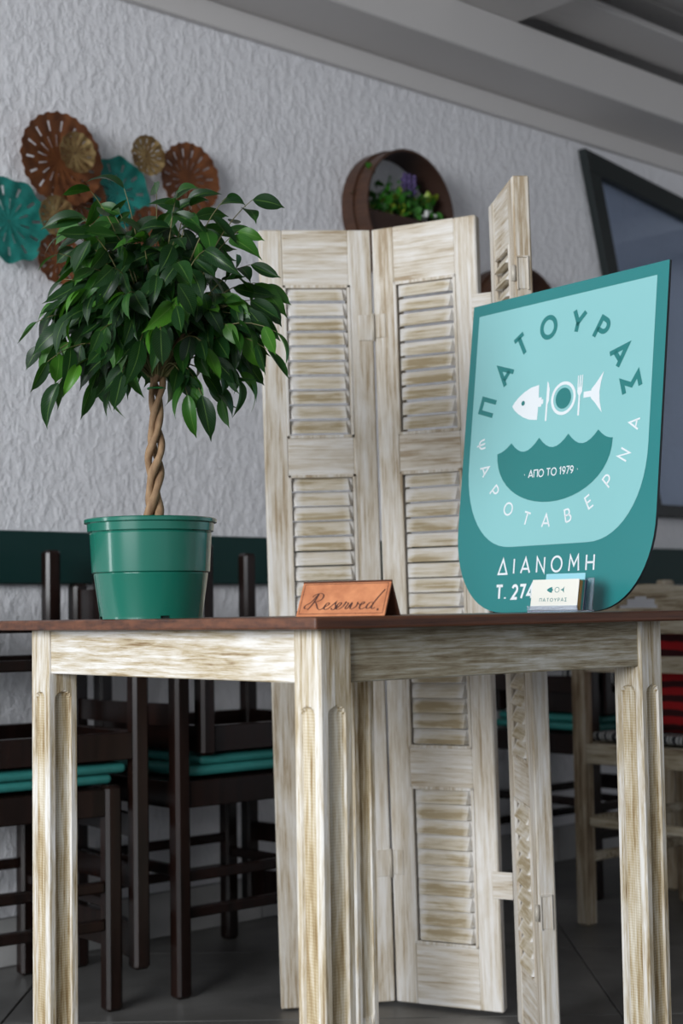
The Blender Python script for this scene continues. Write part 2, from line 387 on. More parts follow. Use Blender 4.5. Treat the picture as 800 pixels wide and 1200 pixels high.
prism('window_frame', [(BL[0]-0.01, 1.134), (BR[0], 1.134), BR, (BL[0]-0.01, 1.092)], -0.031, -0.0, M_FRAME, win, 0.003)
prism('window_frame', [(TR[0]-0.06, 2.10), (TR[0], 2.10), BR, (BR[0]-0.06, BR[1])], -0.031, -0.0, M_FRAME, win, 0.003)
prism('window_pane', [(1.80, 2.26), (3.27, 2.07), (3.27, 1.11), (2.12, 1.11)], -0.010, -0.007, M_GLASS, win)

# ------------------------------------------------------------------ white folding louvred screen
screen = empty('folding_screen', (0.09, 3.06, 0.006), (0.0227, -0.0163, 0),
               'tall three-panel limewashed louvred folding screen standing behind the table', 'screen')
PW, PH, PT = 0.229, 1.556, 0.031
SEC = [(0.125, 0.424), (0.512, 1.052), (1.138, 1.437)]
LX0, LX1 = 0.052, 0.177
def panel_mesh(step=True):
    bm = bmesh.new()
    for x0, x1 in ((0.0, LX0-0.004), (LX1+0.004, PW)):
        if not step:
            bbox(bm, x0, x1, 0.0, PT, 0, PH, 0.0025); continue
        bbox(bm, x0, x1, 0.0, PT*0.52, 0, PH, 0.0025); bbox(bm, x0+(0.004 if x0 == 0 else 0), x1-(0.004 if x0 else 0), PT*0.52, PT, 0, PH, 0.002)
    return bm_mesh('panel', bm)
def slat_mesh():
    vs = []; fs = []
    # profile (y, z): leaning slat, lower front edge proud
    x0, x1 = LX0, LX1
    prof = [(-0.0035, 0.000), (0.0, -0.0030), (0.022, 0.0235), (0.018, 0.0275)]
    prof = [(-0.0075, 0.0030), (0.0140, 0.0060), (0.0165, 0.0312), (0.0085, 0.0300)]
    n = 4
    for x, t in ((x0, 0.0), (x0+0.009, 1.0), (x1-0.009, 1.0), (x1, 0.0)):
        for i, (y, z) in enumerate(prof):
            yy = y if t else max(y, 0.0075)+0.001
            vs.append((x, yy, z))
    for s in range(3):
        for i in range(n): fs.append((s*n+i, s*n+(i+1) % n, (s+1)*n+(i+1) % n, (s+1)*n+i))
    fs.append((0, 1, 2, 3)); fs.append((12, 15, 14, 13))
    return recalc(mesh('slat', vs, fs))
ME_P, ME_S = panel_mesh(), slat_mesh()
def rail_mesh(z0, z1):
    bm = bmesh.new(); bbox(bm, LX0-0.0045, LX1+0.0045, 0.0008, PT-0.0008, z0, z1, 0.0015); return bm_mesh('rail', bm)
RAILS = [rail_mesh(0, SEC[0][0]-0.003), rail_mesh(SEC[0][1]+0.003, SEC[1][0]-0.003), rail_mesh(SEC[1][1]+0.003, SEC[2][0]-0.003), rail_mesh(SEC[2][1]+0.003, PH)]
def mould_mesh(z0, z1):
    bm = bmesh.new(); w = 0.006
    for b in ((LX0-w, LX0, z0-w, z1+w), (LX1, LX1+w, z0-w, z1+w), (LX0-w, LX1+w, z0-w, z0), (LX0-w, LX1+w, z1, z1+w)):
        bbox(bm, b[0], b[1], -0.0018, 0.004, b[2], b[3], 0.0008)
        bbox(bm, b[0], b[1], PT-0.004, PT+0.003, b[2], b[3], 0.0012)
    return bm_mesh('moulding', bm)
MOULDS = [mould_mesh(*s) for s in SEC]
def build_panel(ax, ay, bx, by):
    p = link('panel', ME_P, WW[2], screen)
    p.location = (ax-0.09, ay-3.06, 0); p.rotation_euler = (0, 0, math.atan2(by-ay, bx-ax))
    for m in RAILS: link('rail', m, WW[0], p)
    for m in MOULDS: link('moulding', m, WW[2], p)
    for (z0, z1), n in zip(SEC, (10, 18, 10)):
        st = (z1-z0)/n
        for k in range(n):
            s = link('slat', ME_S, WS, p); s.location = (0, 0.002, z0+st*k+0.0005); s.scale = (1, 1, 1)
            s.rotation_euler = (random.uniform(-0.03, 0.03), random.uniform(-0.006, 0.006), 0)
    return p
A = (-0.134, 3.095); J = (0.0936, 3.127); B = (0.2958, 3.0195)
P3a = (0.318, 2.958); P3b = (0.338, 2.730)
P1 = build_panel(*A, *J); P2 = build_panel(J[0]+0.001, J[1]-0.001, *B); P3 = build_panel(*P3a, *P3b)
P3.data = panel_mesh(False); P3.data.materials.append(WW[2])
def hinge(parent, x, z, side=1, both=True):
    h = boxes('hinge', [(x-0.020, x-0.004, -0.0035, 0.001, z-0.022, z+0.022), (x+0.004, x+0.020, -0.0035, 0.001, z-0.022, z+0.022)] if both else [(x-0.024, x-0.002, -0.003, 0.001, z-0.024, z+0.024)], M_METAL, parent, 0.0008)
    bm = bmesh.new(); tube(bm, [(x, -0.005, z-0.020), (x, -0.005, z+0.020)], 0.0036, 10); link('hinge_pin', bm_mesh('hinge_pin', bm), M_METAL, h, True)
for z in (1.355, 0.275):
    h = boxes('hinge', [(PW-0.030, PW-0.003, -0.0025, 0.0005, z-0.026, z+0.026)], WW[2], P1, 0.0008)
    bm = bmesh.new(); tube(bm, [(PW-0.001, -0.004, z-0.028), (PW-0.001, -0.004, z+0.028)], 0.0034, 10); link('hinge_pin', bm_mesh('hinge_pin', bm), M_METAL, P1, True)
    boxes('hinge', [(0.004, 0.026, -0.0022, 0.0005, z-0.022, z+0.026)], WW[2], P2, 0.0008)
for z in (1.372, 0.245):
    # bracket bridging the gap between second and third panel
    boxes('hinge', [(PW-0.012, PW+0.030, -0.003, 0.000, z-0.026, z+0.026)], WW[0], P2, 0.0008)
    boxes('hinge', [(PW-0.001, PW+0.0015, 0.004, 0.022, z-0.020, z+0.036)], WW[2], P3, 0.0005)
    boxes('hinge', [(PW-0.001, PW+0.004, 0.002, 0.0045, z-0.022, z+0.038), (PW-0.001, PW+0.004, 0.0215, 0.024, z-0.022, z+0.038), (PW-0.001, PW+0.004, 0.002, 0.024, z+0.036, z+0.039)], WW[2], P3, 0.0004)
    bm = bmesh.new(); tube(bm, [(PW+0.001, -0.003, z-0.006), (PW+0.001, -0.003, z+0.022)], 0.0042, 10); link('hinge_pin', bm_mesh('hinge_pin', bm), M_METAL, P3, True)

# ------------------------------------------------------------------ the table
TA = math.atan2(0.6561, 0.7547); E1 = Vector((0.7547, 0.6561, 0)); E2 = Vector((-0.6561, 0.7547, 0)); C0 = Vector((-0.0294, 1.90, 0))
TR_, TL_ = 0.680, 0.706; LW = 0.052; OV = 0.037; TZ = 0.780
tc_ = C0+E1*TR_/2+E2*TL_/2
table = empty('side_table', tuple(tc_), (0, 0, TA), 'small square limewashed table with fluted legs and dark walnut top', 'table')
hx, hy = TR_/2, TL_/2
def top_mesh():
    bm = bmesh.new(); x, y = hx+OV, hy+OV
    bbox(bm, -x, x, -y, y, TZ-0.0155, TZ, 0.0028, None, 2); return bm_mesh('tabletop', bm)
top = link('tabletop', top_mesh(), M_TOP, table)
def leg_mesh():
    # closed loop: 4 faces with a stopped flute in each; corners softened
    h = LW/2; c = 0.0022; us = [-h+c, -0.0165, -0.0145, -0.0125, -0.009, -0.0045, 0, 0.0045, 0.009, 0.0125, 0.0145, 0.0165, h-c]
    ztop = TZ-0.0157; zf = 0.655; R = 0.0135
    zs = [0.0, 0.04, 0.055, 0.060]
    zz = 0.10
    while zz < zf-0.03: zs.append(zz); zz += 0.06
    zs += [zf-0.02, zf-0.012, zf-0.006, zf-0.001, zf+0.003, zf+0.006, zf+0.009, zf+0.0115, zf+0.0135, zf+0.016, zf+0.03, 0.72, ztop]
    def dep(u, z):
        if z > zf: r = math.hypot(u, z-zf)
        elif z < 0.06: r = math.hypot(u, z-0.06)
        else: r = abs(u)
        t = max(0.0, min(1.0, (0.0145-r)/0.0032)); t = t*t*(3-2*t)
        return 0.0055*t*(0.65+0.35*math.cos(min(1, abs(r)/0.0145)*1.2)) if t > 0 else 0.0
    loopn = 4*len(us); vs = []; fs = []; mi = []
    for z in zs:
        for f in range(4):
            ca, sa = math.cos(f*PI/2), math.sin(f*PI/2)
            for u in us:
                d = h-dep(u, z); p = (u, -d); vs.append((p[0]*ca-p[1]*sa, p[0]*sa+p[1]*ca, z))
    for i in range(len(zs)-1):
        for k in range(loopn):
            k2 = (k+1) % loopn; fs.append((i*loopn+k, i*loopn+k2, (i+1)*loopn+k2, (i+1)*loopn+k))
            u = us[k % len(us)]; um = (u+us[(k % len(us))+1])/2 if (k % len(us)) < len(us)-1 else 1
            mi.append(1 if abs(um) < 0.0135 and dep(um, (zs[i]+zs[i+1])/2) > 0.002 else 0)
    n = len(zs)-1
    fs.append(tuple(range(loopn))[::-1]); mi.append(0); fs.append(tuple(n*loopn+k for k in range(loopn))); mi.append(0)
    return mesh('leg', vs, fs, mi)
ME_LEG = recalc(leg_mesh())
for sx in (-1, 1):
    for sy in (-1, 1):
        o = link('leg', ME_LEG, [WL[2], WF], table); o.location = (sx*(hx-LW/2), sy*(hy-LW/2), 0)
AZ0, AZ1 = 0.697, TZ-0.0157
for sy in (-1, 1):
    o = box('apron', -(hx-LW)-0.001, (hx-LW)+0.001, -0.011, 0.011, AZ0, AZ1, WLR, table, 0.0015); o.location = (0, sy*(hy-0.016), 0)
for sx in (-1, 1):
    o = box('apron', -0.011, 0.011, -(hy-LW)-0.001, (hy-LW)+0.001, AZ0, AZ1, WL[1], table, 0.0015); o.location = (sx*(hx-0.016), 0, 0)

# ------------------------------------------------------------------ stroke lettering
def arc(cx, cy, rx, ry, a0, a1, n=10):
    return [(cx+rx*math.cos(math.radians(a0+(a1-a0)*i/n)), cy+ry*math.sin(math.radians(a0+(a1-a0)*i/n))) for i in range(n+1)]
GL = {
 'Π': (.68, [([(0, 0), (0, 1), (.68, 1), (.68, 0)], 0)]),
 'Α': (.84, [([(0, 0), (.42, 1), (.84, 0)], 0), ([(.14, .28), (.70, .28)], 0)]),
 'Τ': (.70, [([(0, 1), (.70, 1)], 0), ([(.35, 1), (.35, 0)], 0)]),
 'Ο': (.94, [(arc(.47, .5, .47, .5, 0, 345, 23), 1)]),
 'Υ': (.76, [([(0, 1), (.38, .46), (.76, 1)], 0), ([(.38, .48), (.38, 0)], 0)]),
 'Ρ': (.58, [([(0, 0), (0, 1), (.28, 1)] + arc(.30, .71, .28, .29, 90, -90, 10)[1:] + [(0, .42)], 0)]),
 'Σ': (.64, [([(.64, 1), (.02, 1), (.40, .5), (.02, 0), (.64, 0)], 0)]),
 'Ψ': (.72, [([(0, 1), (0, .72)] + arc(.36, .66, .36, .36, 180, 360, 10)[1:] + [(.72, 1)], 0), ([(.36, 1), (.36, 0)], 0)]),
 'Β': (.58, [([(0, 0), (0, 1), (.26, 1)] + arc(.28, .76, .22, .24, 90, -90, 8)[1:] + [(0, .52)], 0), ([(.26, .52)] + arc(.30, .26, .28, .26, 90, -90, 8)[1:] + [(0, 0)], 0)]),
 'Ε': (.52, [([(.52, 1), (0, 1), (0, 0), (.52, 0)], 0), ([(0, .52), (.46, .52)], 0)]),
 'Ν': (.70, [([(0, 0), (0, 1), (.70, 0), (.70, 1)], 0)]),
 'Δ': (.84, [([(0, 0), (.42, 1), (.84, 0)], 1)]),
 'Ι': (.02, [([(.0, 0), (.0, 1)], 0)]),
 'Μ': (.86, [([(0, 0), (.08, 1), (.43, .35), (.78, 1), (.86, 0)], 0)]),
 'Η': (.66, [([(0, 0), (0, 1)], 0), ([(.66, 0), (.66, 1)], 0), ([(0, .5), (.66, .5)], 0)]),
 '1': (.34, [([(0.02, .80), (.22, 1), (.22, 0)], 0)]),
 '9': (.52, [(arc(.27, .70, .26, .29, -20, 325, 16), 1), ([(.53, .68), (.47, .35), (.18, 0)], 0)]),
 '7': (.52, [([(0, 1), (.52, 1), (.16, 0)], 0)]),
 '2': (.52, [(arc(.26, .72, .26, .28, 165, -30, 9) + [(0, 0), (.54, 0)], 0)]),
 '4': (.56, [([(.42, 0), (.42, 1), (0, .27), (.58, .27)], 0)]),
 '.': (.02, [([(0, 0), (0, .10)], 0)]),
 '•': (.06, [([(0, .42), (.08, .42)], 0)]),
 ' ': (.16, [])}
def ribbon(pts, w, closed=False):
    P = [Vector((p[0], p[1])) for p in pts]; n = len(P); out = []
    L, R = [], []
    for i in range(n):
        if closed: a, b = P[i-1], P[(i+1) % n]
        else: a, b = (P[i-1] if i else None), (P[i+1] if i < n-1 else None)
        d1 = (P[i]-a).normalized() if a is not None else None; d2 = (b-P[i]).normalized() if b is not None else None
        if d1 is None: d1 = d2
        if d2 is None: d2 = d1
        n1 = Vector((-d1.y, d1.x)); n2 = Vector((-d2.y, d2.x)); m = n1+n2
        if m.length < 1e-6: m = n1
        m.normalize(); k = 1.0/max(0.38, m.dot(n1)); wi = w[i] if isinstance(w, list) else w
        L.append(P[i]+m*k*wi/2); R.append(P[i]-m*k*wi/2)
    for i in range(n if closed else n-1):
        j = (i+1) % n; out.append([tuple(R[i]), tuple(R[j]), tuple(L[j]), tuple(L[i])])
    return out
def glyph(ch, h, w, fn, lean=0.0):
    """polys of one letter, centred on x; fn maps local (x, y) to board coordinates"""
    wd, st = GL[ch]; polys = []
    for pts, cl in st:
        q = [((p[0]-wd/2+(p[1]-.5)*lean)*h, (p[1]-0.5)*h) for p in pts]
        for poly in ribbon(q, w, bool(cl)): polys.append([fn(*v) for v in poly])
    return polys
def at2(cx, cy, ang):
    c, s = math.cos(ang), math.sin(ang); return lambda x, y: (cx+x*c-y*s, cy+x*s+y*c)
def letters(specs, mat, parent, y):
    for polys in specs: flat('letter', polys, mat, parent, y)
def line_text(txt, x0, x1, y, h, w, lean=0.0, slope=0.0):
    ws = [GL[c][0] for c in txt]; gap = ((x1-x0)/h-sum(ws))/(len(txt)-1); x = 0; polys = []
    for c, wd in zip(txt, ws):
        cx = x0+(x+wd/2)*h; 
        if c != ' ': polys.append(glyph(c, h, w, at2(cx, y+slope*(cx-x0), 0), lean))
        x += wd+gap
    return polys

# ------------------------------------------------------------------ the restaurant board
BWd, BH = 0.449, 0.5466
board = empty('restaurant_sign_board', (0.1891, 2.6666, 0.7805), (-0.1215, 0, -0.9177),
              'teal shield-shaped restaurant sign board with fish emblem leaning back on the table', 'sign')
def shield(x0, x1, y0, y1, rx, ry, n=14, p=2.15):
    P = [(x0, y1)]
    def sup(t): return (abs(math.cos(t))**(2/p), abs(math.sin(t))**(2/p))
    for i in range(n+1):
        c, s = sup(PI/2*i/n); P.append((x0+rx-rx*c, y0+ry-ry*s))
    for i in range(n+1):
        c, s = sup(PI/2*(1-i/n)); P.append((x1-rx+rx*c, y0+ry-ry*s))
    P.append((x1, y1)); return P
def slab(name, P, y0, y1, mats, parent):
    bm = bmesh.new(); a = [bm.verts.new((p[0], y0, p[1])) for p in P]; b = [bm.verts.new((p[0], y1, p[1])) for p in P]; n = len(P)
    f0 = bm.faces.new(a); f1 = bm.faces.new(b[::-1])
    for k in range(n): f = bm.faces.new((a[k], a[(k+1) % n], b[(k+1) % n], b[k])); f.material_index = 1
    f1.material_index = 1
    bmesh.ops.recalc_face_normals(bm, faces=bm.faces); me = bpy.data.meshes.new(name); bm.to_mesh(me); bm.free()
    return link(name, me, mats, parent)
sb = slab('board_panel', shield(0, BWd, 0, BH, 0.125, 0.150), 0.0, 0.005, [M_BT, M_BEDGE], board)
flat('board_inset', [shield(0.017, 0.426, 0.110, 0.526, 0.118, 0.150)], M_BL, board, -0.0004)
CX, CY = 0.221, 0.307; RR_ = 0.173
pol = []
for ch, (px, py) in zip('ΠΑΤΟΥΡΑΣ', ((56, 358), (92, 413), (131, 457), (193, 479), (261, 478), (315, 456), (358, 411), (384, 358))):
    pol.append(glyph(ch, 0.0345, 0.0082, at2(px/1000, py/1000, math.atan2(py/1000-CY, px/1000-CX)-PI/2)))
letters(pol, M_BD, board, -0.0008)
CX2, CY2 = 0.220, 0.328; pol = []
for ch, (px, py) in zip('ΨΑΡΟΤΑΒΕΡΝΑ', ((45, 292), (60, 247), (87, 207), (124, 175), (169, 156), (215, 150), (264, 156), (309, 175), (347, 206), (377, 245), (395, 293))):
    pol.append(glyph(ch, 0.0205, 0.0030, at2(px/1000, py/1000, math.atan2(py/1000-CY2, px/1000-CX2)+PI/2)))
letters(pol, M_BW, board, -0.0008)
letters(line_text('ΔΙΑΝΟΜΗ', 0.110, 0.327, 0.077, 0.0245, 0.0034, 0.0, 0.003) + line_text('Τ. 274 ', 0.108, 0.205, 0.034, 0.0215, 0.0046), M_BW, board, -0.0006)
# waves
W = [(0.088, 0.272)]
cusps = [(0.088, 0.272), (0.121, 0.288), (0.187, 0.291), (0.254, 0.291), (0.320, 0.291), (0.352, 0.275)]
for (xa, ya), (xb, yb), dp in zip(cusps, cusps[1:], (0.003, 0.019, 0.019, 0.019, 0.004)):
    for i in range(1, 9):
        t = i/8; W.append((xa+(xb-xa)*t, ya+(yb-ya)*t-dp*math.sin(PI*t)**0.9))
for i in range(1, 24):
    t = PI*i/24; W.append((0.220+0.132*math.cos(t), 0.275-0.094*math.sin(t)**0.92))
flat('wave_emblem', [W], M_BD, board, -0.0008)
letters(line_text('ΑΠΟ ΤΟ 1979', 0.168, 0.270, 0.2305, 0.0120, 0.0019) + line_text('••', 0.158, 0.280, 0.2312, 0.0120, 0.0024), M_BW, board, -0.0012)
# fish made of head, knife, plate, fork and tail
head = [(0.117, 0.352)] + [(0.117+0.062*t, 0.352+0.030*math.sin(PI/2*t)**0.75) for t in (0.1, .25, .45, .7, 1)] + [(0.180, 0.360), (0.187, 0.360), (0.187, 0.356), (0.191, 0.356), (0.191, 0.348), (0.187, 0.348), (0.187, 0.344), (0.180, 0.344)] + [(0.117+0.062*t, 0.352-0.030*math.sin(PI/2*t)**0.75) for t in (1, .7, .45, .25, 0.1)]
knife = [(0.1975, 0.318), (0.2015, 0.318), (0.2018, 0.346), (0.2045, 0.352), (0.2045, 0.372), (0.2015, 0.382), (0.1985, 0.386), (0.1980, 0.350)]
ringo = ribbon(arc(0.2375, 0.352, 0.0255, 0.0255, 0, 350, 35), 0.0052, True)
fork = [(0.2715, 0.319), (0.2755, 0.319), (0.2752, 0.352), (0.2790, 0.358), (0.2795, 0.386), (0.2775, 0.386), (0.2770, 0.366), (0.2755, 0.366), (0.2750, 0.386), (0.2728, 0.386), (0.2722, 0.366), (0.2707, 0.366), (0.2700, 0.386), (0.2680, 0.386), (0.2685, 0.358), (0.2718, 0.352)]
tail = [(0.283, 0.347), (0.283, 0.357), (0.299, 0.357), (0.300, 0.360), (0.309, 0.368), (0.325, 0.386), (0.3195, 0.368), (0.3175, 0.352), (0.3195, 0.336), (0.325, 0.318), (0.309, 0.336), (0.300, 0.344), (0.299, 0.347)]
fish = flat('fish_emblem', [head, knife] + ringo + [fork, tail], M_BW, board, -0.0008)
flat('plate_centre', [arc(0.2375, 0.352, 0.0175, 0.0175, 0, 350, 30)], M_BD, fish, -0.0009)
flat('fish_eye', [arc(0.1435, 0.3545, 0.0042, 0.0042, 0, 340, 14)], M_BD, fish, -0.0012)
# rear prop strut
bm = bmesh.new(); bbox(bm, 0.200, 0.248, 0.006, 0.009, 0.14, 0.30); link('strut', bm_mesh('strut', bm), M_BEDGE, board)

# ------------------------------------------------------------------ tent sign
ten = empty('reserved_table_sign', (-0.0615, 2.008, 0.7803), (0, 0, math.radians(-30)),
            'orange-brown tent-shaped Reserved sign at the front corner of the table', 'sign')
TLN, THT, TDP = 0.131, 0.0455, 0.044
def tilted(name, mat, parent, f, x0, x1, th):
    return None
bm = bmesh.new(); sh = 0.007
def leaf_slab(bm, p0, p1, th, x0, x1):
    d = (Vector(p1)-Vector(p0)).normalized(); nn = Vector((-d.y, d.x))*th
    q = [Vector(p0), Vector(p1), Vector(p1)+nn, Vector(p0)+nn]
    a = [bm.verts.new((x0, v.x, v.y)) for v in q]; b = [bm.verts.new((x1, v.x, v.y)) for v in q]
    bm.faces.new(a[::-1]); bm.faces.new(b)
    for k in range(4): bm.faces.new((a[k], a[(k+1) % 4], b[(k+1) % 4], b[k]))
leaf_slab(bm, (0.0, 0.0), (TDP/2, THT), -0.0022, 0, TLN); fl_ = link('front_flap', bm_mesh('front_flap', bm), M_LEATHER, ten)
bm = bmesh.new(); leaf_slab(bm, (TDP, 0.0), (TDP/2, THT), 0.0022, 0, TLN); link('rear_flap', bm_mesh('rear_flap', bm), M_LEATHD, ten)
sl = math.hypot(TDP/2, THT); dy, dz = TDP/2/sl, THT/sl
def onflap(u, v, lift=0.0004): return (u, v*dy-lift*dz, v*dz+lift*dy)
def flap_print(name, polys, parent):
    bm = bmesh.new()
    for P in polys: bm.faces.new([bm.verts.new(onflap(*p)) for p in P])
    return link(name, bm_mesh(name, bm), M_INK, parent)
m_ = 0.0035
flap_print('border_line', ribbon([(m_, m_), (TLN-m_, m_), (TLN-m_, sl-m_-0.001), (m_, sl-m_-0.001)], 0.0006, True), fl_)
def bez(pts, n=10):
    out = []
    for i in range(0, len(pts)-3, 3):
        p0, p1, p2, p3 = pts[i:i+4]
        for k in range(n + (1 if i+3 >= len(pts)-3 else 0)):
            t = k/n; a = (1-t)**3; b = 3*t*(1-t)**2; c = 3*t*t*(1-t); d = t**3
            out.append((a*p0[0]+b*p1[0]+c*p2[0]+d*p3[0], a*p0[1]+b*p1[1]+c*p2[1]+d*p3[1]))
    return out
SC = [ # script word drawn in units of x-height, baseline 0
 [(0.5, 0.3), (0.1, 0.0), (-.2, .7), (.5, 1.0), (1.3, 1.3), (1.5, 2.3), (1.9, 2.7)],                    # R entry loop and stem
 [(1.95, 2.75), (1.7, 1.7), (1.3, .6), (.75, .05)],
 [(1.0, 2.2), (1.4, 3.0), (3.0, 3.1), (2.9, 2.2), (2.8, 1.5), (1.8, 1.35), (1.5, 1.4)],
 [(1.6, 1.4), (2.2, 1.2), (2.3, .1), (2.9, .05), (3.3, .05), (3.5, .35), (3.6, .5)],
 [(3.6, .5), (4.1, .6), (4.6, 1.1), (4.2, 1.2), (3.8, 1.25), (3.5, .5), (3.7, .15), (3.9, -.1), (4.4, .1), (4.8, .6)],
 [(4.8, .6), (5.1, .9), (5.3, 1.2), (5.45, 1.3), (5.3, .8), (5.9, .5), (5.5, .1), (5.3, -.1), (4.9, .0), (5.0, .3)],
 [(5.6, .1), (6.0, .2), (6.7, 1.1), (6.35, 1.2), (5.9, 1.25), (5.7, .5), (5.85, .15), (6.05, -.1), (6.6, .1), (7.0, .7)],
 [(7.0, .7), (7.1, .95), (7.15, 1.2), (7.2, 1.3), (7.3, 1.1), (7.6, 1.2), (7.7, 1.05), (7.6, .7), (7.2, .3), (7.5, .1)],
 [(7.5, .1), (7.9, .0), (8.0, 1.0), (8.3, 1.15), (8.4, .7), (8.0, .2), (8.4, .08), (9.0, .1), (9.5, .8), (9.2, 1.25)],
 [(9.2, 1.1), (9.5, .9), (9.7, .8), (9.9, .75), (10.4, .9), (10.6, 1.2), (10.3, 1.25), (9.9, 1.25), (9.7, .5), (9.9, .15), (10.1, -.1), (10.5, .1), (10.9, .4)],
 [(12.0, 1.0), (11.6, 1.5), (10.9, .9), (11.0, .3), (11.1, -.2), (11.8, .2), (12.0, 1.0)],
 [(13.3, 3.3), (12.7, 2.4), (12.0, 1.2), (11.85, .5), (11.8, -.1), (12.2, .0), (12.5, .3)]]
u = 0.0086; ox, oy = 0.0085, 0.0090; pol = []
for s in SC:
    q = [(ox+p[0]*u*0.99+p[1]*u*0.10, oy+p[1]*u*0.98) for p in bez(s)]
    wl = []
    for i in range(len(q)):
        a = q[max(i-1, 0)]; b = q[min(i+1, len(q)-1)]; dd = b[1]-a[1]
        wl.append(0.0008+0.0014*min(1, max(0, abs(dd)/(math.hypot(b[0]-a[0], b[1]-a[1])+1e-9))**3))
    pol += ribbon(q, wl)
pol += [arc(0.1195, 0.0085, 0.0014, 0.0018, 0, 320, 8)]
flap_print('script_lettering', pol, fl_)

# ------------------------------------------------------------------ card holder and business cards
hold = empty('card_holder', (0.2835, 2.362, 0.7803), (0, 0, math.radians(-40)), 'small clear acrylic business card holder standing before the sign board', 'card holder')
HW = 0.088
boxes('holder_base', [(0, HW, 0, 0.048, 0, 0.0028), (0, HW, -0.002, 0.0, 0, 0.010)], M_ACRYL, hold)
bk = box('holder_back', 0, HW, 0, 0.0022, 0, 0.050, M_ACRYL, hold); bk.location = (0, 0.040, 0.0028); bk.rotation_euler = (-0.22, 0, 0)
hm = Matrix.Translation((0.2835, 2.362, 0.7803)) @ Matrix.Rotation(math.radians(-40), 4, 'Z')
def card(y, zt, h, th, mat, label, w=0.083, x=0.002, lean=-0.22, group=None):
    o = box('business_card', 0, w, 0, th, 0, h, mat); o.matrix_world = hm @ Matrix.Translation((x, y, zt)) @ Matrix.Rotation(lean, 4, 'X')
    tag(o, label, 'card', group); return o
c0 = card(0.0025, 0.0035, 0.0475, 0.0012, M_CARD, 'cream business card with small teal fish at the front of the holder')
k = 0.083/0.449*1.0
def mp(P, s, x0, y0): return [((p[0]-0.221)*s+x0, (p[1]-0.352)*s+y0) for p in P]
s_ = 0.150
flat('fish_print', [mp(head, s_, 0.043, 0.031), mp(tail, s_, 0.043, 0.031)] + [mp(r, s_, 0.043, 0.031) for r in ringo], M_BD, c0, -0.0003)
letters(line_text('ΠΑΤΟΥΡΑΣ', 0.016, 0.064, 0.0155, 0.0050, 0.0007), M_BD, c0, -0.0003)
card(0.0068, 0.0035, 0.0455, 0.006, M_CARDO, 'stack of ochre business cards behind the cream card')
card(0.0140, 0.0035, 0.0465, 0.005, M_CARDG, 'stack of dark teal business cards in the middle of the holder')
card(0.0200, 0.0035, 0.0460, 0.003, M_PINK, 'pale lilac business card leaning behind the teal stack', x=0.001)
card(0.0250, 0.0035, 0.0460, 0.0025, M_CARDN, 'navy business card near the back of the holder')
card(0.0300, 0.0035, 0.0570, 0.0012, M_CARDB, 'tall pale aqua card rising above the others at the back', w=0.070, x=0.008)

# ------------------------------------------------------------------ the potted ficus
FX, FY = -0.2795, 2.245
fic = empty('potted_ficus', (FX, FY, 0.7803), (0, 0, 0.3), 'bushy weeping fig with braided trunk in a green plastic pot on the table', 'potted plant')
prof = [(0.0745, 0.0), (0.0745, 0.004), (0.0830, 0.0640), (0.0824, 0.0655), (0.0858, 0.0675), (0.0888, 0.1225), (0.0878, 0.1245), (0.0918, 0.1265), (0.0925, 0.1375), (0.0965, 0.1390), (0.0968, 0.1435), (0.0950, 0.1450), (0.0900, 0.1435), (0.0880, 0.130)]
pot = lathe('pot', prof, 72, M_POT, fic, True, skip=lambda i, k: i == 0 and (k % 18) in (0, 1)); autosmooth(pot, 28)
lathe('pot_liner', [(0.0700, 0.001), (0.0715, 0.010), (0.0870, 0.13)], 48, M_POTD, pot)
lathe('pot_bottom', [(0.0001, 0.003), (0.071, 0.003)], 32, M_POTD, pot)
lathe('soil', [(0.0001, 0.128), (0.04, 0.127), (0.088, 0.124)], 32, M_SOIL, fic)
def rz(x, y, a=-0.3): return (x*math.cos(a)-y*math.sin(a), x*math.sin(a)+y*math.cos(a))
def wloc(x, y, z): # world offset -> ficus local
    q = rz(x, y); return Vector((q[0], q[1], z-0.7803))
for st in range(3):
    bm = bmesh.new(); pts = []; rs = []
    for i in range(60):
        t = i/59; z = 0.895+t*0.29; amp = (0.0080+0.0020*math.sin(t*17+0.6))*(1-0.35*t); ph = 2*PI*st/3+t*2*PI*2.1
        cx = 0.003+0.010*t
        pts.append(wloc(cx+amp*math.cos(ph)*1.15, amp*math.sin(ph), z)); rs.append((0.0066-0.0022*t)*(1+0.12*math.sin(t*40+st)))
    tube(bm, pts, rs, 10); link('trunk_stem', bm_mesh('trunk_stem', bm), M_BARK, fic, True)
bm = bmesh.new(); tube(bm, [wloc(0.010+0.0125*math.cos(a*PI/8), 0.0105*math.sin(a*PI/8), 1.118) for a in range(17)], 0.0016, 6, False); link('plant_tie', bm_mesh('plant_tie', bm), M_TIE, fic)
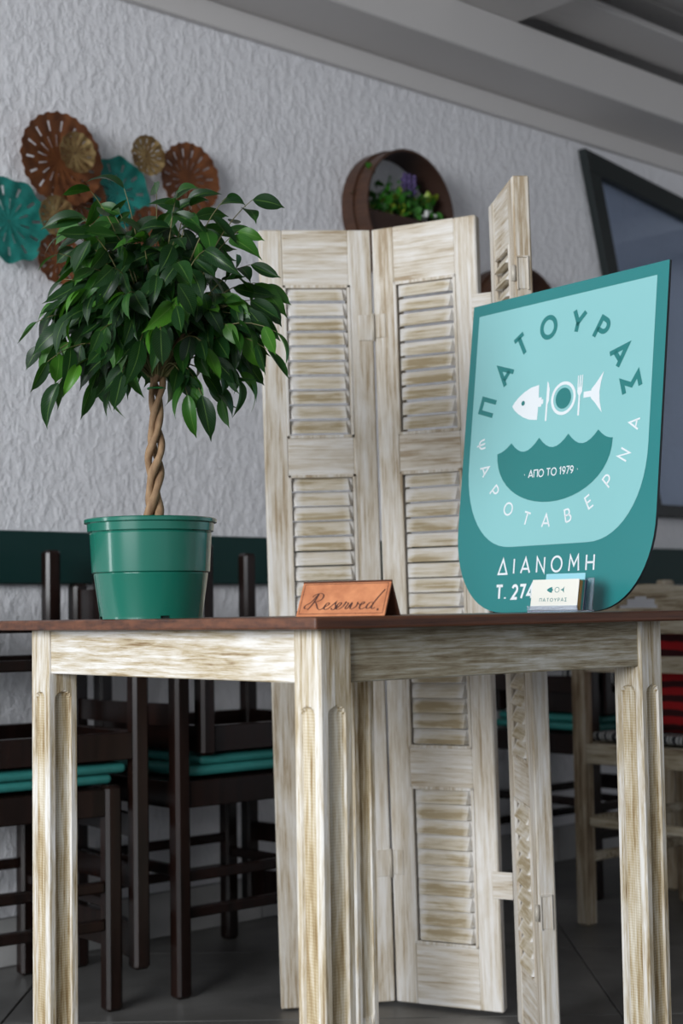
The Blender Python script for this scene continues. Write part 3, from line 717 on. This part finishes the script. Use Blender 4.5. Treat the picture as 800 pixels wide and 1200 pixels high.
def leaf_mesh(L, Wd, curl, fold, twist):
    n = 9; vs = []; fs = []; uvs = []
    for i in range(n+1):
        t = i/n
        w = Wd*0.5*(math.sin(PI*min(1, t/0.86))**0.75 if t < 0.86 else 0.0)
        w = Wd*0.5*max(0.0, math.sin(PI*t**0.85)**0.85*(1-0.25*t)); 
        if t > 0.84: w = Wd*0.5*(0.20*(1-(t-0.84)/0.16)+0.01)
        ang = curl*t*t; x = L*t; z = -math.sin(ang)*L*t*0.55; tw = twist*t
        for sgn, uu in ((-1, 0.0), (-0.5, 0.25), (0, 0.5), (0.5, 0.75), (1, 1.0)):
            yy = sgn*w; zz = abs(sgn)*w*fold
            y2 = yy*math.cos(tw)-zz*math.sin(tw); z2 = yy*math.sin(tw)+zz*math.cos(tw)
            vs.append((x*math.cos(ang*0.35), y2, z+z2)); uvs.append((uu, t))
    for i in range(n):
        for k in range(4): fs.append((i*5+k, i*5+k+1, (i+1)*5+k+1, (i+1)*5+k))
    me = mesh('leaf', vs, fs); ul = me.uv_layers.new(name='UVMap')
    for lp in me.loops: ul.data[lp.index].uv = uvs[lp.vertex_index]
    for p in me.polygons: p.use_smooth = True
    return me
rl = random.Random(21)
LEAFS = [leaf_mesh(0.064*rl.uniform(.8, 1.12), 0.0270*rl.uniform(.85, 1.2), rl.uniform(-.2, 1.5), rl.uniform(.05, .6), rl.uniform(-.9, .9)) for _ in range(10)]
# crown envelope in world offsets from the trunk axis (x to the right, z up)
top_o = Vector((0.012, 0, 1.165))
leafs = []; bm_tw = bmesh.new(); bm_in = bmesh.new(); bmb = bmesh.new()
def env(az, el):
    """radius of the crown towards azimuth az, elevation el"""
    rx = 0.170 if math.cos(az) < 0 else 0.178
    return rx
def twig(p0, p1, sag, n):
    pts = []
    for i in range(n+1):
        t = i/n; p = p0.lerp(p1, t); p.z += sag*4*t*(1-t); pts.append(p)
    return pts
targets = []
rt_ = random.Random(5)
# (x offset, z) hand-placed tips following the outline, then random fill inside
outline = [(-0.165, 1.175), (-0.172, 1.215), (-0.150, 1.245), (-0.138, 1.285), (-0.115, 1.325), (-0.110, 1.365), (-0.075, 1.385), (-0.035, 1.405), (0.005, 1.415), (0.04, 1.395), (0.075, 1.36), (0.12, 1.375), (0.155, 1.385), (0.135, 1.33), (0.15, 1.29), (0.165, 1.235), (0.19, 1.175), (0.175, 1.155), (0.13, 1.115), (0.10, 1.10), (0.145, 1.12), (0.06, 1.09), (-0.09, 1.125), (-0.125, 1.11), (-0.06, 1.115), (-0.14, 1.14), (-0.03, 1.12), (0.17, 1.27), (-0.125, 1.30), (0.08, 1.09)]
for x, z in outline: targets.append(Vector((x, rt_.uniform(-0.07, 0.07), z+0.012)))
for _ in range(22): targets.append(Vector((rt_.uniform(-0.105, 0.075), rt_.uniform(-0.07, 0.06), rt_.uniform(1.325, 1.395))))
for _ in range(80):
    a = rt_.uniform(0, 2*PI); r = 0.150*math.sqrt(rt_.random()); x = r*math.cos(a)+0.005; y = r*math.sin(a)*0.95
    lim = 1.400-1.9*r*r*3.2; z = rt_.uniform(1.165, max(1.2, lim)); targets.append(Vector((x, y, z)))
def addleaf(p, d):
    leafs.append((p.copy(), d.copy()))
for tg in targets:
    d = tg-top_o; hr = math.hypot(d.x, d.y)
    p0 = top_o + Vector((d.x*0.08, d.y*0.08, -0.03+0.25*max(0, d.z)*rt_.random()))
    P = twig(p0, tg, 0.028+0.10*hr*0.6, 9)
    tube(bm_tw, [wloc(p.x, p.y, p.z) for p in P], [0.0017-0.0012*i/9 for i in range(10)], 5)
    for i in range(4, 10):
        if i < 6 and rt_.random() < 0.4: continue
        p = P[i]; t = (P[i]-P[i-1]).normalized(); side = 1 if i % 2 else -1
        lat = Vector((-t.y, t.x, 0)); lat = lat.normalized() if lat.length > 1e-4 else Vector((1, 0, 0))
        dr = t*0.55 + lat*side*0.5*rt_.uniform(0.4, 1.2) + Vector((rt_.uniform(-.45, .45), rt_.uniform(-.4, .4), -0.80+rt_.uniform(-.45, .45)))
        if i == 9: dr = t*0.8+Vector((0, 0, -0.6))
        addleaf(p, dr.normalized())
rt_.shuffle(leafs)
leafs.sort(key=lambda q: q[0].y - 0.9*math.hypot(q[0].x, q[0].z-1.25))
main, rest = leafs[:296], leafs[296:]
def leaf_matrix(p, d, rnd):
    zax = Vector((rnd.uniform(-.9, .9), -0.75+rnd.uniform(-.7, .7), 0.6)); x = d.normalized(); y = zax.cross(x)
    if y.length < 1e-3: y = Vector((1, 0, 0)).cross(x)
    y.normalize(); z = x.cross(y)
    R = Matrix(((x.x, y.x, z.x), (x.y, y.y, z.y), (x.z, y.z, z.z))).to_4x4()
    return Matrix.Rotation(-0.3, 4, 'Z') @ Matrix.Translation(Vector((p.x, p.y, p.z-0.7803))) @ R
for p, d in main:
    o = link('leaf', rt_.choice(LEAFS), M_LEAF, fic); s = rt_.uniform(0.72, 1.08); o.matrix_local = leaf_matrix(p, d, rt_) @ Matrix.Scale(s, 4)
vs = []; fs = []; uvs = []
for p, d in rest + [(Vector((rt_.gauss(0, .06), rt_.gauss(0.01, .06), rt_.uniform(1.18, 1.33))), Vector((rt_.uniform(-1, 1), rt_.uniform(-1, 1), -0.8)).normalized()) for _ in range(90)]:
    me = rt_.choice(LEAFS); M = leaf_matrix(p, d, rt_); o0 = len(vs)
    for v in me.vertices: vs.append(M @ v.co)
    for q in me.polygons: fs.append(tuple(o0+i for i in q.vertices))
    uvs += [tuple(me.uv_layers[0].data[lp.index].uv) for lp in me.loops]
me = mesh('inner_foliage', vs, fs); ul = me.uv_layers.new(name='UVMap')
for lp in me.loops: ul.data[lp.index].uv = uvs[lp.index]
o = link('inner_foliage', me, M_LEAF, fic, True); o['kind'] = 'stuff'
link('branch', bm_mesh('branch', bm_tw), M_TWIG, fic)
bm = bmesh.new()
for x1, y1, z1 in ((0.055, -0.02, 1.20), (-0.05, 0.02, 1.22), (0.0, 0.03, 1.26), (0.015, -0.03, 1.25)):
    tube(bm, [wloc(0.012, 0, 1.13), wloc(0.012+(x1-0.012)*.3, y1*.3, 1.155), wloc(x1, y1, z1)], [0.005, 0.004, 0.0025], 8)
link('branch', bm_mesh('branch', bm), M_BARK, fic, True)

# ------------------------------------------------------------------ metal wall art
art = wall_empty('metal_wall_art', -0.08, 0, 1.83, 'wall sculpture of overlapping pierced metal discs in rust brown, brass and turquoise above the ficus', 'wall art')
def disc(s, z, off, R, mat, petals, lobes, dish, seed, lobe_amp=0.03):
    rr = random.Random(seed); seg = petals*6; rings = [0.10, 0.22, 0.30, 0.36, 0.44, 0.54, 0.62, 0.72, 0.84, 0.93, 1.0]; th = 0.002
    def keep(i, k):
        c = k % 6
        if 2 <= i <= 4 and c == 1: return False            # inner slots
        if 6 <= i <= 7 and c == 4: return False     # outer slots
        return True
    vs = []; fs = []
    for side in (0, 1):
        vs.append((0, -dish*0.1+side*th, 0))
        for i, r in enumerate(rings):
            for k in range(seg):
                a = 2*PI*k/seg; rad = R*r*(1+lobe_amp*math.cos(a*lobes) if i >= 9 else 1)
                y = -dish*(r**2) - 0.002*math.sin(a*petals)*r + side*th
                vs.append((rad*math.cos(a), y, rad*math.sin(a)))
    n1 = 1+len(rings)*seg; idx = lambda sd, i, k: sd*n1+1+i*seg+(k % seg)
    for sd in (0, 1):
        for k in range(seg): fs.append((sd*n1, idx(sd, 0, k), idx(sd, 0, k+1)))
    m = len(rings)-1
    for i in range(m):
        for k in range(seg):
            if not keep(i, k): continue
            for sd in (0, 1): fs.append((idx(sd, i, k), idx(sd, i+1, k), idx(sd, i+1, k+1), idx(sd, i, k+1)))
            for (i2, k2, a_, b_) in ((i-1, k, (i, k), (i, k+1)), (i+1, k, (i+1, k), (i+1, k+1)), (i, k-1, (i, k), (i+1, k)), (i, k+1, (i, k+1), (i+1, k+1))):
                if i2 < 0: continue
                if i2 >= m or not keep(i2, k2 % seg):
                    fs.append((idx(0, *a_), idx(0, *b_), idx(1, *b_), idx(1, *a_)))
    me = recalc(mesh('disc', vs, fs)); o = link('disc', me, mat, art, False); autosmooth(o, 40)
    o.location = (s+0.08, -off, z-1.83); o.rotation_euler = (0, rr.uniform(0, 6), 0); return o
DL = [(-0.245, 1.868, 0.030, 0.112, M_COPPER, 15, 26, 0.016, 'large rust-brown pierced disc'), (-0.185, 1.785, 0.020, 0.076, M_COPPER, 11, 18, 0.010, 'rust-brown pierced disc'),
      (-0.225, 1.880, 0.070, 0.049, M_GOLD, 12, 16, 0.012, 'small brass disc'), (-0.006, 1.920, 0.050, 0.050, M_GOLD, 12, 18, 0.012, 'small brass disc'),
      (0.140, 1.893, 0.026, 0.092, M_COPPER, 15, 24, 0.014, 'rust-brown pierced disc'), (-0.375, 1.702, 0.022, 0.098, M_VERDI, 11, 9, 0.012, 'turquoise pierced disc'),
      (-0.070, 1.822, 0.018, 0.088, M_VERDI, 10, 8, 0.012, 'turquoise pierced disc'), (-0.275, 1.722, 0.060, 0.048, M_GOLD, 12, 14, 0.012, 'small brass disc'),
      (-0.245, 1.630, 0.025, 0.062, M_COPPER, 11, 16, 0.012, 'rust-brown pierced disc'), (0.02, 1.730, 0.028, 0.070, M_COPPER, 11, 16, 0.012, 'rust-brown pierced disc')]
for i, d in enumerate(DL):
    o = disc(*d[:8], seed=i, lobe_amp=0.05 if d[4] is M_VERDI else 0.022); o['label'] = d[8]
    bm = bmesh.new(); tube(bm, [(0, -0.001, 0), (0, d[2], 0)], 0.003, 6); st = link('standoff', bm_mesh('standoff', bm), M_HOOP, o)

# ------------------------------------------------------------------ hoop planters
def herb(parent, cx, cz, w, h, seed, cat_label=None, cnt=230):
    rr = random.Random(seed); vs = []; fs = []; mi = []
    for _ in range(cnt):
        x = rr.gauss(0, w*0.42); z = abs(rr.gauss(0, h*0.45)); y = rr.uniform(-0.035, 0.03); s = rr.uniform(0.009, 0.018)
        M = Matrix.Translation((cx+x, y, cz+z)) @ Matrix.Rotation(rr.uniform(0, 6.3), 4, 'Z') @ Matrix.Rotation(rr.uniform(-1.2, 1.2), 4, 'X') @ Matrix.Rotation(rr.uniform(0, 6.3), 4, 'Y')
        o = len(vs)
        for p in ((-1, 0, 0), (-.55, 0.1, .62), (0.25, 0.1, .62), (1.1, 0, 0), (.25, .1, -.62), (-.55, .1, -.62)): vs.append(M @ (Vector(p)*s))
        fs.append(tuple(range(o, o+6))); mi.append(1 if rr.random() < 0.16 else 0)
    me = mesh('herb_leaves', vs, fs, mi); o = link('herb_leaves', me, [M_HERB, M_HERBL], parent); o['kind'] = 'stuff'; return o
def hoop_planter(s, z, label, seed, flower=True):
    h = wall_empty('hoop_planter', s, 0.0, z, label, 'wall planter')
    R = 0.176; D = 0.10; seg = 72
    def ringmesh(name, ro, ri, y0, y1, mats):
        vs = []; fs = []; mi = []
        for (r, y) in ((ro, y0), (ro, y1), (ri, y1), (ri, y0)):
            for k in range(seg): a = 2*PI*k/seg; vs.append((r*math.cos(a), y, r*math.sin(a)))
        for i in range(4):
            for k in range(seg): fs.append((i*seg+k, i*seg+(k+1) % seg, ((i+1) % 4)*seg+(k+1) % seg, ((i+1) % 4)*seg+k)); mi.append(1 if i == 2 else 0)
        me = recalc(mesh(name, vs, fs, mi)); o = link(name, me, mats, h); autosmooth(o, 30); return o
    ringmesh('hoop', R, R-0.007, -D, -0.001, [M_HOOP, M_HOOPIN]); ringmesh('outer_band', R+0.006, R+0.0005, -0.048, -0.002, [M_HOOP, M_HOOP])
    # half-moon trough filling the lower part
    zt = 0.035-0.02; pts = [(x, zz) for x, zz in arc(0, 0, R-0.008, R-0.008, 180+6, 360-6, 20)]
    prism('trough', pts, -D+0.012, -D+0.020, M_HOOPIN, h); prism('trough', pts, -0.014, -0.006, M_HOOPIN, h)
    pts2 = [(x, zz-0.03) for x, zz in pts]; 
    hb = herb(h, 0.015, 0.0, 0.15, 0.085, seed)
    hb.location = (0, -0.05, 0)
    if flower:
        bm = bmesh.new()
        for dx in (0.0, 0.014, -0.012):
            tube(bm, [(0.035+dx, -0.05, 0.0), (0.040+dx*1.5, -0.05, 0.09)], 0.0015, 5)
            for q in range(9): bmesh.ops.create_icosphere(bm, subdivisions=1, radius=0.0075, matrix=Matrix.Translation((0.040+dx*1.5+0.004*math.sin(q*2), -0.05+0.004*math.cos(q*2), 0.07+q*0.006)))
        link('lavender_spike', bm_mesh('lavender_spike', bm), M_PURPLE, h)
        bm = bmesh.new(); rr = random.Random(4)
        for q in range(8): bmesh.ops.create_icosphere(bm, subdivisions=1, radius=0.007, matrix=Matrix.Translation((0.095+rr.uniform(-.03, .03), -0.07+rr.uniform(-.02, .02), 0.005+rr.uniform(-.012, .03))))
        link('white_blossom', bm_mesh('white_blossom', bm), M_WHITEFL, h)
    return h
hoop_planter(0.880, 1.922, 'round dark wooden hoop planter with green herbs and lavender above the folding screen', 3)
hoop_planter(1.372, 1.655, 'round dark hoop planter half hidden behind the sign board', 9, False)

# ------------------------------------------------------------------ chairs
def chair_mesh_set(leg, wmat, xmat, cush, top_h, seat=(0.385, 0.440), W=0.40, D=0.42, H=0.860, light=False, name='dining_chair'):
    root = empty(name)
    h = leg/2
    def post(x, y, z1, nm):
        o = box(nm, x-h, x+h, y-h, y+h, 0, z1, wmat, root, 0.0065, 1); return o
    for sx in (-1, 1):
        post(sx*W/2, D/2, seat[1]+0.006, 'front_leg'); post(sx*W/2, -D/2, H, 'back_post')
    i = h
    boxes('seat_frame', [(-W/2+h, W/2-h, D/2-h+0.004, D/2+h-0.006, *seat), (-W/2+h, W/2-h, -D/2-h+0.006, -D/2+h-0.004, *seat),
                         (-W/2-h+0.006, -W/2+h-0.004, -D/2+h, D/2-h, *seat), (W/2-h+0.004, W/2+h-0.006, -D/2+h, D/2-h, *seat), (-W/2+h, W/2-h, -D/2+h, D/2-h, seat[0]+0.03, seat[1])], xmat, root, 0.002)
    # cushion
    bm = bmesh.new(); bbox(bm, -W/2+0.004, W/2-0.004, -D/2+h+0.004, D/2+0.008, seat[1]+0.0065, seat[1]+0.0275, 0.010, None, 3)
    c = link('seat_cushion', bm_mesh('seat_cushion', bm), cush, root, True)
    for sx in (-1, 1):
        for z in ((0.17, 0.245) if not light else (0.165, 0.255)):
            box('stretcher', sx*W/2-0.010, sx*W/2+0.010, -D/2+h, D/2-h, z-0.011, z+0.011, xmat, root, 0.003)
    box('stretcher', -W/2+h, W/2-h, D/2-0.009, D/2+0.009, 0.20, 0.222, xmat, root, 0.003)
    box('stretcher', -W/2+h, W/2-h, -D/2-0.009, -D/2+0.009, 0.245, 0.268, xmat, root, 0.003)
    return root, W, D, h
def curved_rail(nm, root, W, D, z0, z1, bow, xmat, h, hole=False, crest=0.0):
    bm = bmesh.new(); n = 16; t = 0.016; rows = []
    for i in range(n+1):
        u = i/n; x = -W/2+h*0.6+(W-1.2*h)*u; y = -D/2-bow*math.sin(PI*u)
        cz = crest*math.sin(PI*u)
        if hole and 0.34 < u < 0.66:
            pass
        rows.append((x, y, z0, z1+cz))
    for i in range(n):
        a, b = rows[i], rows[i+1]; u = (i+.5)/n
        spans = [(0.0, 1.0)]
        if hole and 0.33 < u < 0.67:
            hh = 0.24*math.sin(PI*(u-0.33)/0.34)**0.6; spans = [(0.0, 0.52), (0.52+hh, 1.0)]
        for s0, s1 in spans:
            v = []
            for (x, y, za, zb) in (a, b):
                for yy in (y-t/2, y+t/2):
                    for s in (s0, s1): v.append(bm.verts.new((x, yy, za+(zb-za)*s)))
            # a: 0(y-,lo)1(y-,hi)2(y+,lo)3(y+,hi)  b: 4..7
            for f in ((0, 4, 5, 1), (2, 3, 7, 6), (1, 5, 7, 3), (0, 2, 6, 4), (0, 1, 3, 2), (4, 6, 7, 5)): bm.faces.new([v[q] for q in f])
    bmesh.ops.remove_doubles(bm, verts=bm.verts, dist=1e-5)
    return link(nm, bm_mesh(nm, bm), xmat, root)
def dark_chair():
    root, W, D, h = chair_mesh_set(0.036, M_DARK, M_DARK, M_TEAL, 0.86)
    curved_rail('top_rail', root, W, D, 0.775, 0.845, 0.022, M_DARK, h)
    curved_rail('back_slat', root, W, D, 0.660, 0.705, 0.018, M_DARK, h); curved_rail('back_slat', root, W, D, 0.555, 0.600, 0.014, M_DARK, h)
    return root
dc = dark_chair()
def put(o, x, y, fwd, inverted, label, group=None):
    o.location = (x, y, 0.9355 if inverted else 0.0)
    ang = math.atan2(fwd[1], fwd[0]) - PI/2
    o.rotation_euler = (PI, 0, ang+PI) if inverted else (0, 0, ang)
    tag(o, label, 'chair', group)
g = 'dark dining chairs stacked seat to seat along the wall'
put(dc, -0.316, 3.500, (0.757, 0.653), False, 'dark brown chair with teal seat standing behind the pot, bottom of the middle stack', g)
def another(*a): o = copy_tree(dc); put(o, *a, g); return o
another(-0.267, 3.550, (-0.757, -0.653), True, 'upside-down dark chair with teal seat, resting on the chair behind the green pot')
another(-0.761, 3.159, (0.806, 0.592), False, 'dark brown chair with teal seat standing at the far left, bottom of its stack')
another(-0.709, 3.185, (-0.806, -0.592), True, 'upside-down dark chair resting on the chair at the far left edge')
another(0.700, 4.500, (0.757, 0.653), False, 'dark chair with teal seat seen in shadow under the right end of the table')
another(0.742, 4.535, (-0.757, -0.653), True, 'upside-down dark chair on top of the shaded chair behind the table')

lc, W_, D_, h_ = chair_mesh_set(0.040, WC, WCX, M_PATT, 0.86, name='wooden_chair', light=True, seat=(0.400, 0.448), H=0.862)
curved_rail('top_rail', lc, W_, D_, 0.722, 0.826, 0.012, WCX, h_, hole=True, crest=0.016)
curved_rail('back_slat', lc, W_, D_, 0.628, 0.668, 0.010, WCX, h_)
put(lc, 0.885, 3.869, (0.747, 0.665), False, 'pale limewashed chair with hand-hole rail and leaf-patterned seat at the right edge')
l2 = copy_tree(lc); put(l2, 1.200, 4.335, (0.747, 0.665), False, 'pale limewashed chair farther back, its post top showing above the nearer pale chair')
def cushion(name, w, h, t, mat, loc, rot, label, cat='cushion'):
    bm = bmesh.new(); bmesh.ops.create_grid(bm, x_segments=16, y_segments=16, size=1.0); top = list(bm.verts)
    for v in top:
        x, y = v.co.x, v.co.y; f = (max(0, 1-x**4)*max(0, 1-y**4))**0.5
        v.co = Vector((x*w/2*(1-0.05*(1-abs(y))*0), t/2*f, y*h/2))
    r = bmesh.ops.duplicate(bm, geom=list(bm.faces)+list(bm.edges)+list(bm.verts))
    for e in r['geom']:
        if isinstance(e, bmesh.types.BMVert): e.co.y = -e.co.y
    bmesh.ops.remove_doubles(bm, verts=bm.verts, dist=1e-5)
    o = link(name, bm_mesh(name, bm), mat, None, True); o.location = loc; o.rotation_euler = rot; tag(o, label, cat); return o
am = math.atan2(0.665, 0.747)-PI/2
pc = Vector((0.885, 3.869, 0)) - Vector((0.747, 0.665, 0))*0.105 
cushion('striped_cushion', 0.34, 0.30, 0.09, M_RED, (pc.x, pc.y, 0.622), (0.10, 0, am), 'red and black striped cushion propped against the back of the pale chair')
cushion('patterned_cushion', 0.24, 0.16, 0.09, M_PATT, (0.74, 4.47, 0.640), (0.2, 0, am+0.3), 'black and white leaf-patterned cushion lying among the upturned chair legs')
